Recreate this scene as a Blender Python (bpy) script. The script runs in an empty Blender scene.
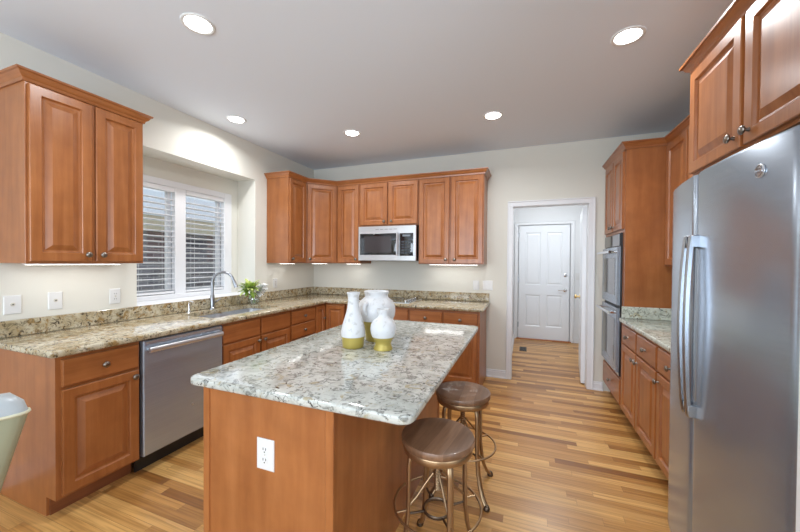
import bpy, bmesh, math, random
from mathutils import Vector, Matrix

random.seed(7)
S = bpy.context.scene
C = S.collection
R = math.radians
PI = math.pi

# ------------------------------------------------------------------ camera
H = 1.388
cam_d = bpy.data.cameras.new('camera')
cam_d.sensor_width = 36.0
cam_d.lens = 330.089 / 800 * 36.0
cam_d.clip_start = 0.02
cam = bpy.data.objects.new('camera', cam_d)
C.objects.link(cam)
YAW, PIT, ROL = .3622, .0122, .0072
cam.matrix_world = (Matrix.Translation((0, 0, H)) @ Matrix.Rotation(YAW, 4, 'Z') @
                    Matrix.Rotation(PI / 2 - PIT, 4, 'X') @ Matrix.Rotation(ROL, 4, 'Z'))
S.camera = cam

# ------------------------------------------------------------------ world and light
W = bpy.data.worlds.new('sky')
S.world = W
W.use_nodes = True
bg = W.node_tree.nodes['Background']
bg.inputs[0].default_value = (.82, .91, 1.0, 1)
bg.inputs[1].default_value = .70
S.view_settings.view_transform = 'Standard'
S.view_settings.look = 'None'
S.view_settings.exposure = 0.68
S.view_settings.gamma = 1.0


def light(name, kind, loc, energy, color=(1, 1, 1), size=.1, size_y=None, rot=(0, 0, 0), spread=None):
    d = bpy.data.lights.new(name, kind)
    d.energy = energy
    d.color = color
    if kind == 'AREA':
        d.size = size
        if size_y:
            d.shape = 'RECTANGLE'
            d.size_y = size_y
        else:
            d.shape = 'DISK'
        if spread:
            d.spread = spread
    elif kind == 'SUN':
        d.angle = size
    else:
        d.shadow_soft_size = size
    o = bpy.data.objects.new(name, d)
    o.location = loc
    o.rotation_euler = rot
    C.objects.link(o)
    return o


DAY = (.77, .88, 1.0)
# added area fills behind the camera, tilted up to brighten ceiling and room
light('rear_fill', 'AREA', (-.9, -3.05, 1.45), 112, DAY, 3.2, 1.9, (R(128), 0, 0))
light('side_fill', 'AREA', (2.9, -1.2, 1.45), 36, DAY, 2.4, 1.9, (R(122), 0, R(90)))
# daylight entering the sink window
light('window_daylight', 'AREA', (-3.165, 2.3, 1.6), 1.5, DAY, 1.0, .95, (R(90), 0, R(-90)))
# the hall's own lamp, above the doorway's head
light('hall_lamp', 'AREA', (.35, 5.2, 2.70), 12.5, (.95, .98, 1), .5)
CAN_E = 6.6
CAN_C = (.96, .98, 1)
BAR_E = .28

# ------------------------------------------------------------------ materials
def mat(name):
    m = bpy.data.materials.new(name)
    m.use_nodes = True
    return m, m.node_tree.nodes, m.node_tree.links, m.node_tree.nodes['Principled BSDF']


def plain(name, col, rough=.5, metal=0., coat=0., aniso=0., emit=None, spec=None, bump=None):
    m, n, l, p = mat(name)
    p.inputs['Base Color'].default_value = (*col, 1)
    p.inputs['Roughness'].default_value = rough
    p.inputs['Metallic'].default_value = metal
    p.inputs['Coat Weight'].default_value = coat
    p.inputs['Anisotropic'].default_value = aniso
    if spec is not None:
        p.inputs['Specular IOR Level'].default_value = spec
    if emit:
        p.inputs['Emission Color'].default_value = (*col, 1)
        p.inputs['Emission Strength'].default_value = emit
    if bump:
        g = n.new('ShaderNodeNewGeometry')
        t = n.new('ShaderNodeTexNoise')
        t.inputs['Scale'].default_value = bump[0]
        l.new(g.outputs['Position'], t.inputs['Vector'])
        b = n.new('ShaderNodeBump')
        b.inputs['Strength'].default_value = bump[1]
        b.inputs['Distance'].default_value = .002
        l.new(t.outputs['Fac'], b.inputs['Height'])
        l.new(b.outputs['Normal'], p.inputs['Normal'])
    return m


def ramp(n, stops):
    r = n.new('ShaderNodeValToRGB')
    e = r.color_ramp.elements
    while len(e) < len(stops):
        e.new(.5)
    for i, (pos, c) in enumerate(stops):
        e[i].position = pos
        e[i].color = (*c, 1) if len(c) == 3 else c
    return r


def mixc(n, l, fac, a, b, mode='MIX'):
    x = n.new('ShaderNodeMix')
    x.data_type = 'RGBA'
    x.blend_type = mode
    if isinstance(fac, (int, float)):
        x.inputs[0].default_value = fac
    else:
        l.new(fac, x.inputs[0])
    for i, v in ((6, a), (7, b)):
        if isinstance(v, tuple):
            x.inputs[i].default_value = (*v, 1)
        else:
            l.new(v, x.inputs[i])
    return x.outputs[2]


def wood(name, scale, c0, c1, c2, rough=.33, coat=.25):
    """Stained cabinet wood: long fine grain plus soft blotches, position based."""
    m, n, l, p = mat(name)
    g = n.new('ShaderNodeNewGeometry')
    oi = n.new('ShaderNodeObjectInfo')
    mp = n.new('ShaderNodeMapping')
    mp.inputs['Scale'].default_value = scale
    l.new(g.outputs['Position'], mp.inputs['Vector'])
    ad = n.new('ShaderNodeVectorMath')
    ad.operation = 'MULTIPLY_ADD'
    ad.inputs[1].default_value = (1, 1, 1)
    l.new(mp.outputs[0], ad.inputs[0])
    cmb = n.new('ShaderNodeCombineXYZ')
    mu = n.new('ShaderNodeMath')
    mu.operation = 'MULTIPLY'
    mu.inputs[1].default_value = 37.0
    l.new(oi.outputs['Random'], mu.inputs[0])
    for k in range(3):
        l.new(mu.outputs[0], cmb.inputs[k])
    l.new(cmb.outputs[0], ad.inputs[2])
    t = n.new('ShaderNodeTexNoise')
    t.inputs['Scale'].default_value = 1.0
    t.inputs['Detail'].default_value = 6
    t.inputs['Roughness'].default_value = .62
    t.inputs['Distortion'].default_value = .35
    l.new(ad.outputs[0], t.inputs['Vector'])
    r = ramp(n, [(.28, c0), (.5, c1), (.74, c2)])
    l.new(t.outputs['Fac'], r.inputs[0])
    t2 = n.new('ShaderNodeTexNoise')
    t2.inputs['Scale'].default_value = 9.0
    t2.inputs['Detail'].default_value = 3
    l.new(g.outputs['Position'], t2.inputs['Vector'])
    r2 = ramp(n, [(.3, (.90, .88, .86)), (.7, (1.08, 1.08, 1.08))])
    l.new(t2.outputs['Fac'], r2.inputs[0])
    o = mixc(n, l, 1.0, r.outputs[0], r2.outputs[0], 'MULTIPLY')
    rr = ramp(n, [(0, (.92, .91, .90)), (1, (1.08, 1.09, 1.10))])
    l.new(oi.outputs['Random'], rr.inputs[0])
    o = mixc(n, l, 1.0, o, rr.outputs[0], 'MULTIPLY')
    l.new(o, p.inputs['Base Color'])
    p.inputs['Roughness'].default_value = rough
    p.inputs['Coat Weight'].default_value = coat
    p.inputs['Coat Roughness'].default_value = .22
    return m


WC = ((.275, .088, .023), (.345, .120, .034), (.405, .152, .048))
M = {}
M['wood_v'] = wood('cherry_vertical', (26, 26, 1.6), *WC)
M['wood_h'] = wood('cherry_horizontal', (2.2, 2.2, 34), *WC)
M['wood_side'] = wood('cherry_panel', (14, 14, 1.3), *WC, rough=.38)
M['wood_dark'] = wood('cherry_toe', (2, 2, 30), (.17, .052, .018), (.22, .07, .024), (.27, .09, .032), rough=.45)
M['shoe'] = wood('oak_shoe', (3, 3, 30), (.42, .25, .13), (.52, .33, .18), (.60, .40, .24), rough=.4)
M['wall'] = plain('wall_paint', (.71, .693, .622), .85, bump=(220, .08))
M['reveal'] = plain('reveal_paint', (.76, .77, .78), .85)
M['ceiling'] = plain('ceiling_paint', (.755, .805, .875), .9, bump=(160, .15))
M['trim'] = plain('white_trim', (.78, .79, .81), .38)
M['white'] = plain('white_plastic', (.72, .72, .71), .35)
M['slot'] = plain('dark_slot', (.03, .03, .03), .6)
M['grey_slot'] = plain('beige_socket', (.55, .52, .44), .5)
M['door_paint'] = plain('door_paint', (.80, .82, .85), .33)
M['pewter'] = plain('pewter', (.25, .22, .19), .28, 1.)
M['chrome'] = plain('chrome', (.72, .72, .73), .14, 1.)
M['nickel'] = plain('satin_nickel', (.31, .325, .35), .28, 1.)
M['brass'] = plain('brass', (.62, .45, .20), .3, 1.)
M['black'] = plain('black_plastic', (.012, .012, .013), .4)
M['glass_black'] = plain('black_glass', (.008, .009, .011), .05, coat=.6)
M['oven_glass'] = plain('oven_glass', (.05, .053, .058), .10, coat=.5)
M['micro_screen'] = plain('microwave_screen', (.045, .045, .05), .12, coat=.5)
M['handle_steel'] = plain('handle_steel', (.42, .44, .47), .27, 1.)
M['bronze'] = plain('antique_bronze', (.40, .27, .155), .34, .9)
M['bronze_dark'] = plain('dark_bronze', (.14, .10, .07), .4, .9)
M['bulb'] = plain('lamp_glow', (1, .97, .92), .5, emit=9.0)
M['bar_glow'] = plain('strip_glow', (1, .97, .92), .5, emit=6.0)
M['gold'] = plain('gold_glaze', (.46, .36, .085), .42, .35, bump=(120, .3))
M['fabric'] = plain('sage_vinyl', (.34, .365, .255), .42, bump=(30, .25))
M['fabric_top'] = plain('pale_vinyl', (.40, .43, .44), .34, bump=(30, .2))
M['piping'] = plain('pale_piping', (.60, .58, .42), .5)
M['leg_wood'] = plain('dark_leg', (.06, .03, .015), .4)
M['blind'] = plain('white_slat', (.83, .84, .86), .4)
M['cord'] = plain('white_cord', (.75, .75, .75), .6)
M['leaf'] = plain('leaf_green', (.30, .46, .07), .5)
M['leaf2'] = plain('leaf_yellow', (.55, .64, .20), .5)
M['petal'] = plain('white_petal', (.85, .85, .82), .6)
M['fascia'] = plain('cream_fascia', (.56, .53, .40), .6)
M['roofing'] = plain('roof_shingle', (.62, .68, .74), .8)
M['lawn'] = plain('lawn_green', (.14, .18, .07), .9)


def steel(name, col, rough, axis='z', lo=.92, hi=1.06, metal=.8):
    m, n, l, p = mat(name)
    g = n.new('ShaderNodeNewGeometry')
    mp = n.new('ShaderNodeMapping')
    mp.inputs['Scale'].default_value = (3, 3, 420) if axis == 'z' else (420, 420, 3)
    l.new(g.outputs['Position'], mp.inputs['Vector'])
    t = n.new('ShaderNodeTexNoise')
    t.inputs['Scale'].default_value = 1
    t.inputs['Detail'].default_value = 3
    l.new(mp.outputs[0], t.inputs['Vector'])
    r = ramp(n, [(.3, tuple(c * lo for c in col)), (.7, tuple(c * hi for c in col))])
    l.new(t.outputs['Fac'], r.inputs[0])
    l.new(r.outputs[0], p.inputs['Base Color'])
    b = n.new('ShaderNodeBump')
    b.inputs['Strength'].default_value = .05
    b.inputs['Distance'].default_value = .001
    l.new(t.outputs['Fac'], b.inputs['Height'])
    l.new(b.outputs['Normal'], p.inputs['Normal'])
    p.inputs['Metallic'].default_value = metal
    p.inputs['Roughness'].default_value = rough
    return m


M['steel'] = steel('brushed_steel', (.41, .475, .56), .27, metal=.66)
M['fridge_steel'] = steel('fridge_steel', (.37, .425, .495), .24, metal=.76)
M['steel_light'] = steel('bright_steel', (.64, .66, .69), .3)
M['fridge_side'] = plain('fridge_side', (.16, .165, .17), .5, .3)


def granite(name, light_c, mid_c, tan_c, dark_c, s=1.0, vein=.045, tan_t=.56, dark_t=.60, rough=.10):
    """Speckled granite: clouded ground, tan patches, thin dark broken veins and flecks."""
    m, n, l, p = mat(name)
    g = n.new('ShaderNodeNewGeometry')

    def noise(sc, det=4, rg=.6, dist=0.):
        t = n.new('ShaderNodeTexNoise')
        t.inputs['Scale'].default_value = sc * s
        t.inputs['Detail'].default_value = det
        t.inputs['Roughness'].default_value = rg
        t.inputs['Distortion'].default_value = dist
        l.new(g.outputs['Position'], t.inputs['Vector'])
        return t.outputs['Fac']
    base = ramp(n, [(.38, mid_c), (.60, light_c)])
    l.new(noise(11, 5, .62, .8), base.inputs[0])
    tan = ramp(n, [(tan_t, (0, 0, 0)), (tan_t + .08, (.9, .9, .9))])
    l.new(noise(19, 5, .6, 1.0), tan.inputs[0])
    c = mixc(n, l, tan.outputs[0], base.outputs[0], tan_c)
    vn = ramp(n, [(.5 - vein, (0, 0, 0)), (.5, (1, 1, 1)), (.5 + vein, (0, 0, 0))])
    l.new(noise(17, 4, .6, 1.6), vn.inputs[0])
    msk = ramp(n, [(.47, (0, 0, 0)), (.56, (.85, .85, .85))])
    l.new(noise(27, 4, .6, .5), msk.inputs[0])
    f = mixc(n, l, 1.0, vn.outputs[0], msk.outputs[0], 'MULTIPLY')
    c = mixc(n, l, f, c, tuple(x * .30 for x in mid_c))
    dk = ramp(n, [(dark_t, (0, 0, 0)), (dark_t + .05, (1, 1, 1))])
    l.new(noise(44, 5, .66, .8), dk.inputs[0])
    c = mixc(n, l, dk.outputs[0], c, dark_c)
    l.new(c, p.inputs['Base Color'])
    p.inputs['Roughness'].default_value = rough
    p.inputs['Specular IOR Level'].default_value = .55
    return m


M['granite'] = granite('gold_granite', (.55, .49, .36), (.39, .31, .18), (.30, .18, .06), (.04, .028, .02), 1.0, .06, .54, .57)
M['granite_island'] = granite('pale_granite', (.57, .58, .535), (.41, .42, .38), (.38, .33, .21), (.06, .055, .05), .95, .075, .585, .595)
M['granite_grey'] = granite('grey_granite', (.66, .69, .61), (.46, .49, .42), (.44, .39, .24), (.06, .06, .055), 1.1, .055, .58, .585)


def planks():
    m, n, l, p = mat('oak_planks')
    g = n.new('ShaderNodeNewGeometry')
    sx = n.new('ShaderNodeSeparateXYZ')
    l.new(g.outputs['Position'], sx.inputs[0])

    def mth(op, a, b=None, c=None):
        x = n.new('ShaderNodeMath')
        x.operation = op
        for i, v in enumerate((a, b, c)):
            if v is None:
                continue
            if isinstance(v, (int, float)):
                x.inputs[i].default_value = v
            else:
                l.new(v, x.inputs[i])
        return x.outputs[0]
    yr = mth('DIVIDE', sx.outputs[1], .0572)
    row = mth('FLOOR', yr)
    fy = mth('FRACT', yr)
    wn = n.new('ShaderNodeTexWhiteNoise')
    wn.noise_dimensions = '1D'
    l.new(row, wn.inputs['W'])
    px = mth('DIVIDE', mth('MULTIPLY_ADD', wn.outputs['Value'], 5.0, sx.outputs[0]), .78)
    idx = mth('FLOOR', px)
    fx = mth('FRACT', px)
    cv = n.new('ShaderNodeCombineXYZ')
    l.new(row, cv.inputs[0])
    l.new(idx, cv.inputs[1])
    w2 = n.new('ShaderNodeTexWhiteNoise')
    w2.noise_dimensions = '2D'
    l.new(cv.outputs[0], w2.inputs['Vector'])
    tone = ramp(n, [(0, (.25, .10, .025)), (.3, (.455, .222, .062)), (.65, (.56, .295, .092)), (1, (.68, .40, .140))])
    l.new(w2.outputs['Value'], tone.inputs[0])
    gv = n.new('ShaderNodeCombineXYZ')
    l.new(mth('MULTIPLY', sx.outputs[0], 2.2), gv.inputs[0])
    l.new(mth('MULTIPLY', sx.outputs[1], 75.0), gv.inputs[1])
    l.new(mth('MULTIPLY', w2.outputs['Value'], 31.0), gv.inputs[2])
    gn = n.new('ShaderNodeTexNoise')
    gn.inputs['Scale'].default_value = 1
    gn.inputs['Detail'].default_value = 5
    gn.inputs['Distortion'].default_value = .6
    l.new(gv.outputs[0], gn.inputs['Vector'])
    gr = ramp(n, [(.3, (.70, .64, .56)), (.62, (1.1, 1.1, 1.1))])
    l.new(gn.outputs['Fac'], gr.inputs[0])
    c = mixc(n, l, 1.0, tone.outputs[0], gr.outputs[0], 'MULTIPLY')
    seam = mth('MAXIMUM', mth('LESS_THAN', fy, .03), mth('LESS_THAN', fx, .0025))
    c = mixc(n, l, mth('MULTIPLY', seam, .55), c, (.16, .08, .03))
    l.new(c, p.inputs['Base Color'])
    p.inputs['Roughness'].default_value = .30
    b = n.new('ShaderNodeBump')
    b.inputs['Strength'].default_value = .12
    b.inputs['Distance'].default_value = .001
    l.new(gn.outputs['Fac'], b.inputs['Height'])
    l.new(b.outputs['Normal'], p.inputs['Normal'])
    return m


M['floor'] = planks()


def bricks():
    m, n, l, p = mat('grey_brick')
    g = n.new('ShaderNodeNewGeometry')
    sx = n.new('ShaderNodeSeparateXYZ')
    l.new(g.outputs['Position'], sx.inputs[0])
    cv = n.new('ShaderNodeCombineXYZ')
    l.new(sx.outputs[1], cv.inputs[0])
    l.new(sx.outputs[2], cv.inputs[1])
    t = n.new('ShaderNodeTexBrick')
    t.inputs['Scale'].default_value = 1
    t.inputs['Brick Width'].default_value = .21
    t.inputs['Row Height'].default_value = .076
    t.inputs['Mortar Size'].default_value = .008
    t.inputs['Color1'].default_value = (.13, .12, .145, 1)
    t.inputs['Color2'].default_value = (.26, .25, .285, 1)
    t.inputs['Mortar'].default_value = (.38, .37, .38, 1)
    l.new(cv.outputs[0], t.inputs['Vector'])
    l.new(t.outputs['Color'], p.inputs['Base Color'])
    p.inputs['Roughness'].default_value = .9
    return m


M['brick'] = bricks()


def seat_wood():
    m, n, l, p = mat('walnut_seat')
    tc = n.new('ShaderNodeTexCoord')
    sx = n.new('ShaderNodeSeparateXYZ')
    l.new(tc.outputs['Object'], sx.inputs[0])
    d = n.new('ShaderNodeMath')
    d.operation = 'DIVIDE'
    d.inputs[1].default_value = .082
    l.new(sx.outputs[0], d.inputs[0])
    f = n.new('ShaderNodeMath')
    f.operation = 'FLOOR'
    l.new(d.outputs[0], f.inputs[0])
    w = n.new('ShaderNodeTexWhiteNoise')
    w.noise_dimensions = '1D'
    l.new(f.outputs[0], w.inputs['W'])
    r = ramp(n, [(0, (.16, .080, .040)), (.5, (.25, .135, .075)), (1, (.36, .21, .125))])
    l.new(w.outputs['Value'], r.inputs[0])
    mp = n.new('ShaderNodeMapping')
    mp.inputs['Scale'].default_value = (60, 6, 30)
    l.new(tc.outputs['Object'], mp.inputs['Vector'])
    t = n.new('ShaderNodeTexNoise')
    t.inputs['Scale'].default_value = 1
    t.inputs['Detail'].default_value = 5
    l.new(mp.outputs[0], t.inputs['Vector'])
    r2 = ramp(n, [(.3, (.78, .76, .74)), (.7, (1.12, 1.12, 1.12))])
    l.new(t.outputs['Fac'], r2.inputs[0])
    l.new(mixc(n, l, 1.0, r.outputs[0], r2.outputs[0], 'MULTIPLY'), p.inputs['Base Color'])
    p.inputs['Roughness'].default_value = .42
    p.inputs['Coat Weight'].default_value = .1
    return m


M['seat'] = seat_wood()


def ceramic():
    m, n, l, p = mat('white_ceramic')
    g = n.new('ShaderNodeNewGeometry')
    t = n.new('ShaderNodeTexNoise')
    t.inputs['Scale'].default_value = 34
    t.inputs['Detail'].default_value = 5
    l.new(g.outputs['Position'], t.inputs['Vector'])
    r = ramp(n, [(.30, (.50, .49, .47)), (.42, (.66, .66, .66))])
    l.new(t.outputs['Fac'], r.inputs[0])
    l.new(r.outputs[0], p.inputs['Base Color'])
    p.inputs['Roughness'].default_value = .38
    b = n.new('ShaderNodeBump')
    b.inputs['Strength'].default_value = .25
    b.inputs['Distance'].default_value = .004
    l.new(t.outputs['Fac'], b.inputs['Height'])
    l.new(b.outputs['Normal'], p.inputs['Normal'])
    return m


M['ceramic'] = ceramic()


def pane(name, tint=(1, 1, 1), gloss=.07):
    m, n, l, p = mat(name)
    n.remove(p)
    tr = n.new('ShaderNodeBsdfTransparent')
    tr.inputs[0].default_value = (*tint, 1)
    gl = n.new('ShaderNodeBsdfGlossy')
    gl.inputs['Roughness'].default_value = .02
    mx = n.new('ShaderNodeMixShader')
    mx.inputs[0].default_value = gloss
    l.new(tr.outputs[0], mx.inputs[1])
    l.new(gl.outputs[0], mx.inputs[2])
    l.new(mx.outputs[0], n['Material Output'].inputs[0])
    return m


M['pane'] = pane('window_glass')
M['vase_glass'] = pane('vase_glass', (.90, .93, .92), .16)


# ------------------------------------------------------------------ mesh helpers
class MB:
    """Collects shapes; build() links them as one mesh object."""

    def __init__(self):
        self.bm = bmesh.new()

    def _merge(self, t):
        me = bpy.data.meshes.new('tmp')
        t.to_mesh(me)
        t.free()
        self.bm.from_mesh(me)
        bpy.data.meshes.remove(me)

    def box(self, x0, y0, z0, x1, y1, z1, bev=0., seg=1):
        t = bmesh.new()
        bmesh.ops.create_cube(t, size=1)
        for v in t.verts:
            v.co = Vector(((x0 + x1) / 2 + v.co.x * (x1 - x0), (y0 + y1) / 2 + v.co.y * (y1 - y0), (z0 + z1) / 2 + v.co.z * (z1 - z0)))
        if bev:
            bmesh.ops.bevel(t, geom=list(t.edges), offset=bev, segments=seg, affect='EDGES', profile=.5)
        self._merge(t)
        return self

    def loft(self, loops, cap0=True, cap1=True, closed=False):
        """Connects loops of equal vertex count by quads."""
        b = self.bm
        vs = [[b.verts.new(p) for p in lp] for lp in loops]
        k = len(vs[0])
        pairs = list(zip(vs, vs[1:]))
        if closed:
            pairs.append((vs[-1], vs[0]))
        for a, c in pairs:
            for i in range(k):
                j = (i + 1) % k
                b.faces.new((a[i], a[j], c[j], c[i]))
        if not closed:
            if cap0:
                b.faces.new(list(reversed(vs[0])))
            if cap1:
                b.faces.new(vs[-1])
        return self

    def lathe(self, prof, c=(0, 0, 0), seg=24, axis='z', cap0=True, cap1=True, sx=1., sy=1.):
        c = Vector(c)
        loops = []
        for r, h in prof:
            lp = []
            for i in range(seg):
                a = 2 * PI * i / seg
                x, y = r * math.cos(a) * sx, r * math.sin(a) * sy
                if axis == 'z':
                    v = Vector((x, y, h))
                elif axis == '-y':
                    v = Vector((x, -h, y))
                elif axis == 'x':
                    v = Vector((h, x, y))
                else:
                    v = Vector((-h, -x, y))
                lp.append(c + v)
            loops.append(lp)
        return self.loft(loops, cap0, cap1)

    def tube(self, pts, r, seg=8, closed=False, flat=None):
        """Round bar along a path; flat = scales across it for a flattened bar."""
        pts = [Vector(p) for p in pts]
        n = len(pts)
        tang = []
        for i in range(n):
            if closed:
                d = pts[(i + 1) % n] - pts[i - 1]
            else:
                d = pts[min(i + 1, n - 1)] - pts[max(i - 1, 0)]
            tang.append(d.normalized())
        up = Vector((0, 0, 1)) if abs(tang[0].z) < .9 else Vector((1, 0, 0))
        nrm = (up - tang[0] * up.dot(tang[0])).normalized()
        loops = []
        for i in range(n):
            nrm = (nrm - tang[i] * nrm.dot(tang[i])).normalized()
            bi = tang[i].cross(nrm)
            rr = r[i] if isinstance(r, (list, tuple)) else r
            lp = []
            for k in range(seg):
                a = 2 * PI * k / seg
                fb, fn = flat or (1., 1.)
                lp.append(pts[i] + nrm * (math.cos(a) * rr * fn) + bi * (math.sin(a) * rr * fb))
            loops.append(lp)
        return self.loft(loops, True, True, closed)

    def prism(self, poly, a, b, plane='yz'):
        """Extrudes a 2-D polygon from a to b along the remaining axis."""
        def P(p, t):
            return {'yz': (t, p[0], p[1]), 'xz': (p[0], t, p[1]), 'xy': (p[0], p[1], t)}[plane]
        self.loft([[P(p, a) for p in poly], [P(p, b) for p in poly]])
        return self

    def rects(self, x0, z0, x1, z1, steps):
        """Concentric rectangles in the xz plane: steps of (inset, y); the panel of a raised-panel door."""
        loops = [[(x0 + i, y, z0 + i), (x1 - i, y, z0 + i), (x1 - i, y, z1 - i), (x0 + i, y, z1 - i)] for i, y in steps]
        return self.loft(loops)

    def slab(self, outline, z0, z1, r=.006, holes=()):
        """Worktop slab with softly rounded edges and cut-outs."""
        b = self.bm
        n = len(outline)
        area = sum(outline[i][0] * outline[(i + 1) % n][1] - outline[(i + 1) % n][0] * outline[i][1] for i in range(n))
        if area < 0:
            outline = outline[::-1]

        def inset(d):
            res = []
            for i in range(n):
                p, q, s = Vector(outline[i - 1]), Vector(outline[i]), Vector(outline[(i + 1) % n])
                e1, e2 = (q - p).normalized(), (s - q).normalized()
                n1, n2 = Vector((-e1.y, e1.x)), Vector((-e2.y, e2.x))
                m = n1 + n2
                m = m / max(m.dot(n1), .2)
                res.append(q + m * d)
            return res
        prof = [(r, z0), (0, z0 + r), (0, z1 - r), (r * .3, z1 - r * .3), (r, z1)]
        loops = [[b.verts.new((p.x, p.y, z)) for p in inset(d)] for d, z in prof]
        for a, c in zip(loops, loops[1:]):
            for i in range(n):
                j = (i + 1) % n
                b.faces.new((a[i], a[j], c[j], c[i]))
        for lp, z in ((loops[-1], z1), (loops[0], z0)):
            ed = [b.edges.get((lp[i], lp[(i + 1) % n])) for i in range(n)]
            for h in holes:
                hv = [b.verts.new((x, y, z)) for x, y in h]
                ed += [b.edges.new((hv[i], hv[(i + 1) % len(hv)])) for i in range(len(hv))]
            bmesh.ops.triangle_fill(b, edges=ed, use_beauty=True)
        for h in holes:
            k = len(h)
            lo = [b.verts.new((x, y, z0)) for x, y in h]
            hi = [b.verts.new((x, y, z1)) for x, y in h]
            for i in range(k):
                j = (i + 1) % k
                b.faces.new((hi[i], hi[j], lo[j], lo[i]))
        bmesh.ops.remove_doubles(b, verts=list(b.verts), dist=1e-5)
        return self

    def build(self, name, m, parent=None, loc=(0, 0, 0), rotz=0., smooth=True, angle=35):
        bmesh.ops.recalc_face_normals(self.bm, faces=list(self.bm.faces))
        me = bpy.data.meshes.new(name)
        self.bm.to_mesh(me)
        self.bm.free()
        me.materials.append(M[m] if isinstance(m, str) else m)
        if smooth:
            me.shade_smooth()
            me.set_sharp_from_angle(angle=R(angle))
        o = bpy.data.objects.new(name, me)
        C.objects.link(o)
        o.location = loc
        o.rotation_euler = (0, 0, rotz)
        if parent:
            o.parent = parent
        return o


def tag(o, label, cat, group=None, kind=None):
    o['label'] = label
    o['category'] = cat
    if group:
        o['group'] = group
    if kind:
        o['kind'] = kind
    return o


def thing(name, label, cat, loc=(0, 0, 0), rotz=0., group=None):
    o = bpy.data.objects.new(name, None)
    o.empty_display_size = .1
    C.objects.link(o)
    o.location = loc
    o.rotation_euler = (0, 0, rotz)
    return tag(o, label, cat, group)


def struct(name, mb, m, label, cat):
    o = mb.build(name, m)
    return tag(o, label, cat, None, 'structure')


def copy_tree(o, parent=None):
    c = o.copy()
    C.objects.link(c)
    if parent:
        c.parent = parent
    for ch in list(o.children):
        copy_tree(ch, c)
    return c


def arc(cx, cy, r, a0, a1, n):
    return [(cx + r * math.cos(R(a0 + (a1 - a0) * i / n)), cy + r * math.sin(R(a0 + (a1 - a0) * i / n))) for i in range(n + 1)]


# ------------------------------------------------------------------ dimensions (metres)
XL, YB, HC = -2.943, 4.138, 2.742        # left wall, back wall, ceiling
XR = 1.440                               # right wall behind fridge and ovens
FL, FB, FR = -2.312, 3.490, .815         # base cabinet face planes (left, back, right runs)
UZ0, UZ1 = 1.365, 2.395                  # wall cabinets
WY0, WY1, WZ0, WZ1, XW = 1.745, 3.00, 1.018, 2.33, -3.21   # window recess
DX0, DX1, DZ = -.150, .662, 2.062        # doorway
YH, HX0, HX1 = 6.44, -.19, .935          # hall
RX, RY = 3.0, -3.2                       # breakfast room behind the camera
SY = 1.155                               # end of the wall beside the fridge

# ------------------------------------------------------------------ structure
f = MB()
f.box(XL - .3, RY - .1, -.1, RX + .1, YH + .15, 0)
struct('floor', f, 'floor', 'honey oak strip floor running across the kitchen', 'floor')
f = MB()
f.box(XL - .3, RY - .1, HC, RX + .1, YH + .15, HC + .1)
struct('ceiling', f, 'ceiling', 'flat pale grey ceiling with recessed lights', 'ceiling')

f = MB()
f.box(XW, RY, 0, XL, WY0, HC)
f.box(XW, WY1, 0, XL, YB + .12, HC)
f.box(XW, WY0, 0, XL, WY1, WZ0 - .02)
f.box(XW, WY0, WZ1, XL, WY1, HC)
f.box(XW - .10, WY0 - .2, 0, XW, WY0 + .02, HC)
f.box(XW - .10, WY1 - .10, 0, XW, WY1 + .2, HC)
f.box(XW - .10, WY0 + .02, 0, XW, WY1 - .10, WZ0 - .02)
f.box(XW - .10, WY0 + .02, 2.155, XW, WY1 - .10, HC)
struct('wall_left', f, 'wall', 'pale greige wall with the deep window recess over the sink', 'wall')
f = MB()
f.box(XW - .02, WY0 + .001, WZ0 - .02, XL + .012, WY1 - .001, WZ0, .003)
struct('trim_1', f, 'trim', 'white window stool at the bottom of the recess', 'window sill')

f = MB()
f.box(XL - .0, YB, 0, DX0, YB + .12, HC)
f.box(DX1, YB, 0, XR + .12, YB + .12, HC)
f.box(DX0, YB, DZ, DX1, YB + .12, HC)
struct('wall_back', f, 'wall', 'pale greige back wall with the cased doorway to the hall', 'wall')
f = MB()
f.box(XR, SY - .12, 0, XR + .12, YB, HC)
struct('wall_right', f, 'wall', 'greige wall behind the refrigerator and oven cabinets', 'wall')
f = MB()
f.box(.662, SY - .125, 0, XR, SY, HC)
struct('wall_end', f, 'trim', 'short white wall end beside the refrigerator', 'wall')
f = MB()
f.box(XR + .12, SY - .125, 0, RX, SY, HC)
f.box(RX, RY, 0, RX + .1, -2.45, HC)
f.box(RX, .05, 0, RX + .1, SY, HC)
f.box(RX, -2.45, 0, RX + .1, .05, .45)
f.box(RX, -2.45, 2.45, RX + .1, .05, HC)
struct('wall_side', f, 'wall', 'greige breakfast room wall with a wide window opening', 'wall')
f = MB()
f.box(XL, RY - .1, 0, -2.55, RY, HC)
f.box(.75, RY - .1, 0, RX, RY, HC)
f.box(-2.55, RY - .1, 0, .75, RY, .45)
f.box(-2.55, RY - .1, 2.45, .75, RY, HC)
struct('wall_rear', f, 'wall', 'greige wall behind the camera with a wide window opening', 'wall')
f = MB()
f.box(HX0 - .1, YB + .12, 0, HX0, YH, HC)
f.box(HX1, YB + .12, 0, HX1 + .1, YH, HC)
f.box(HX0 - .1, YH, 0, -.145, YH + .12, HC)
f.box(.765, YH, 0, HX1 + .1, YH + .12, HC)
f.box(-.145, YH, 2.10, .765, YH + .12, HC)
f.box(-.145, YH + .07, 0, .765, YH + .12, 2.13)
struct('wall_hall', f, 'reveal', 'white painted walls of the hall beyond the doorway', 'wall')

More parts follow.
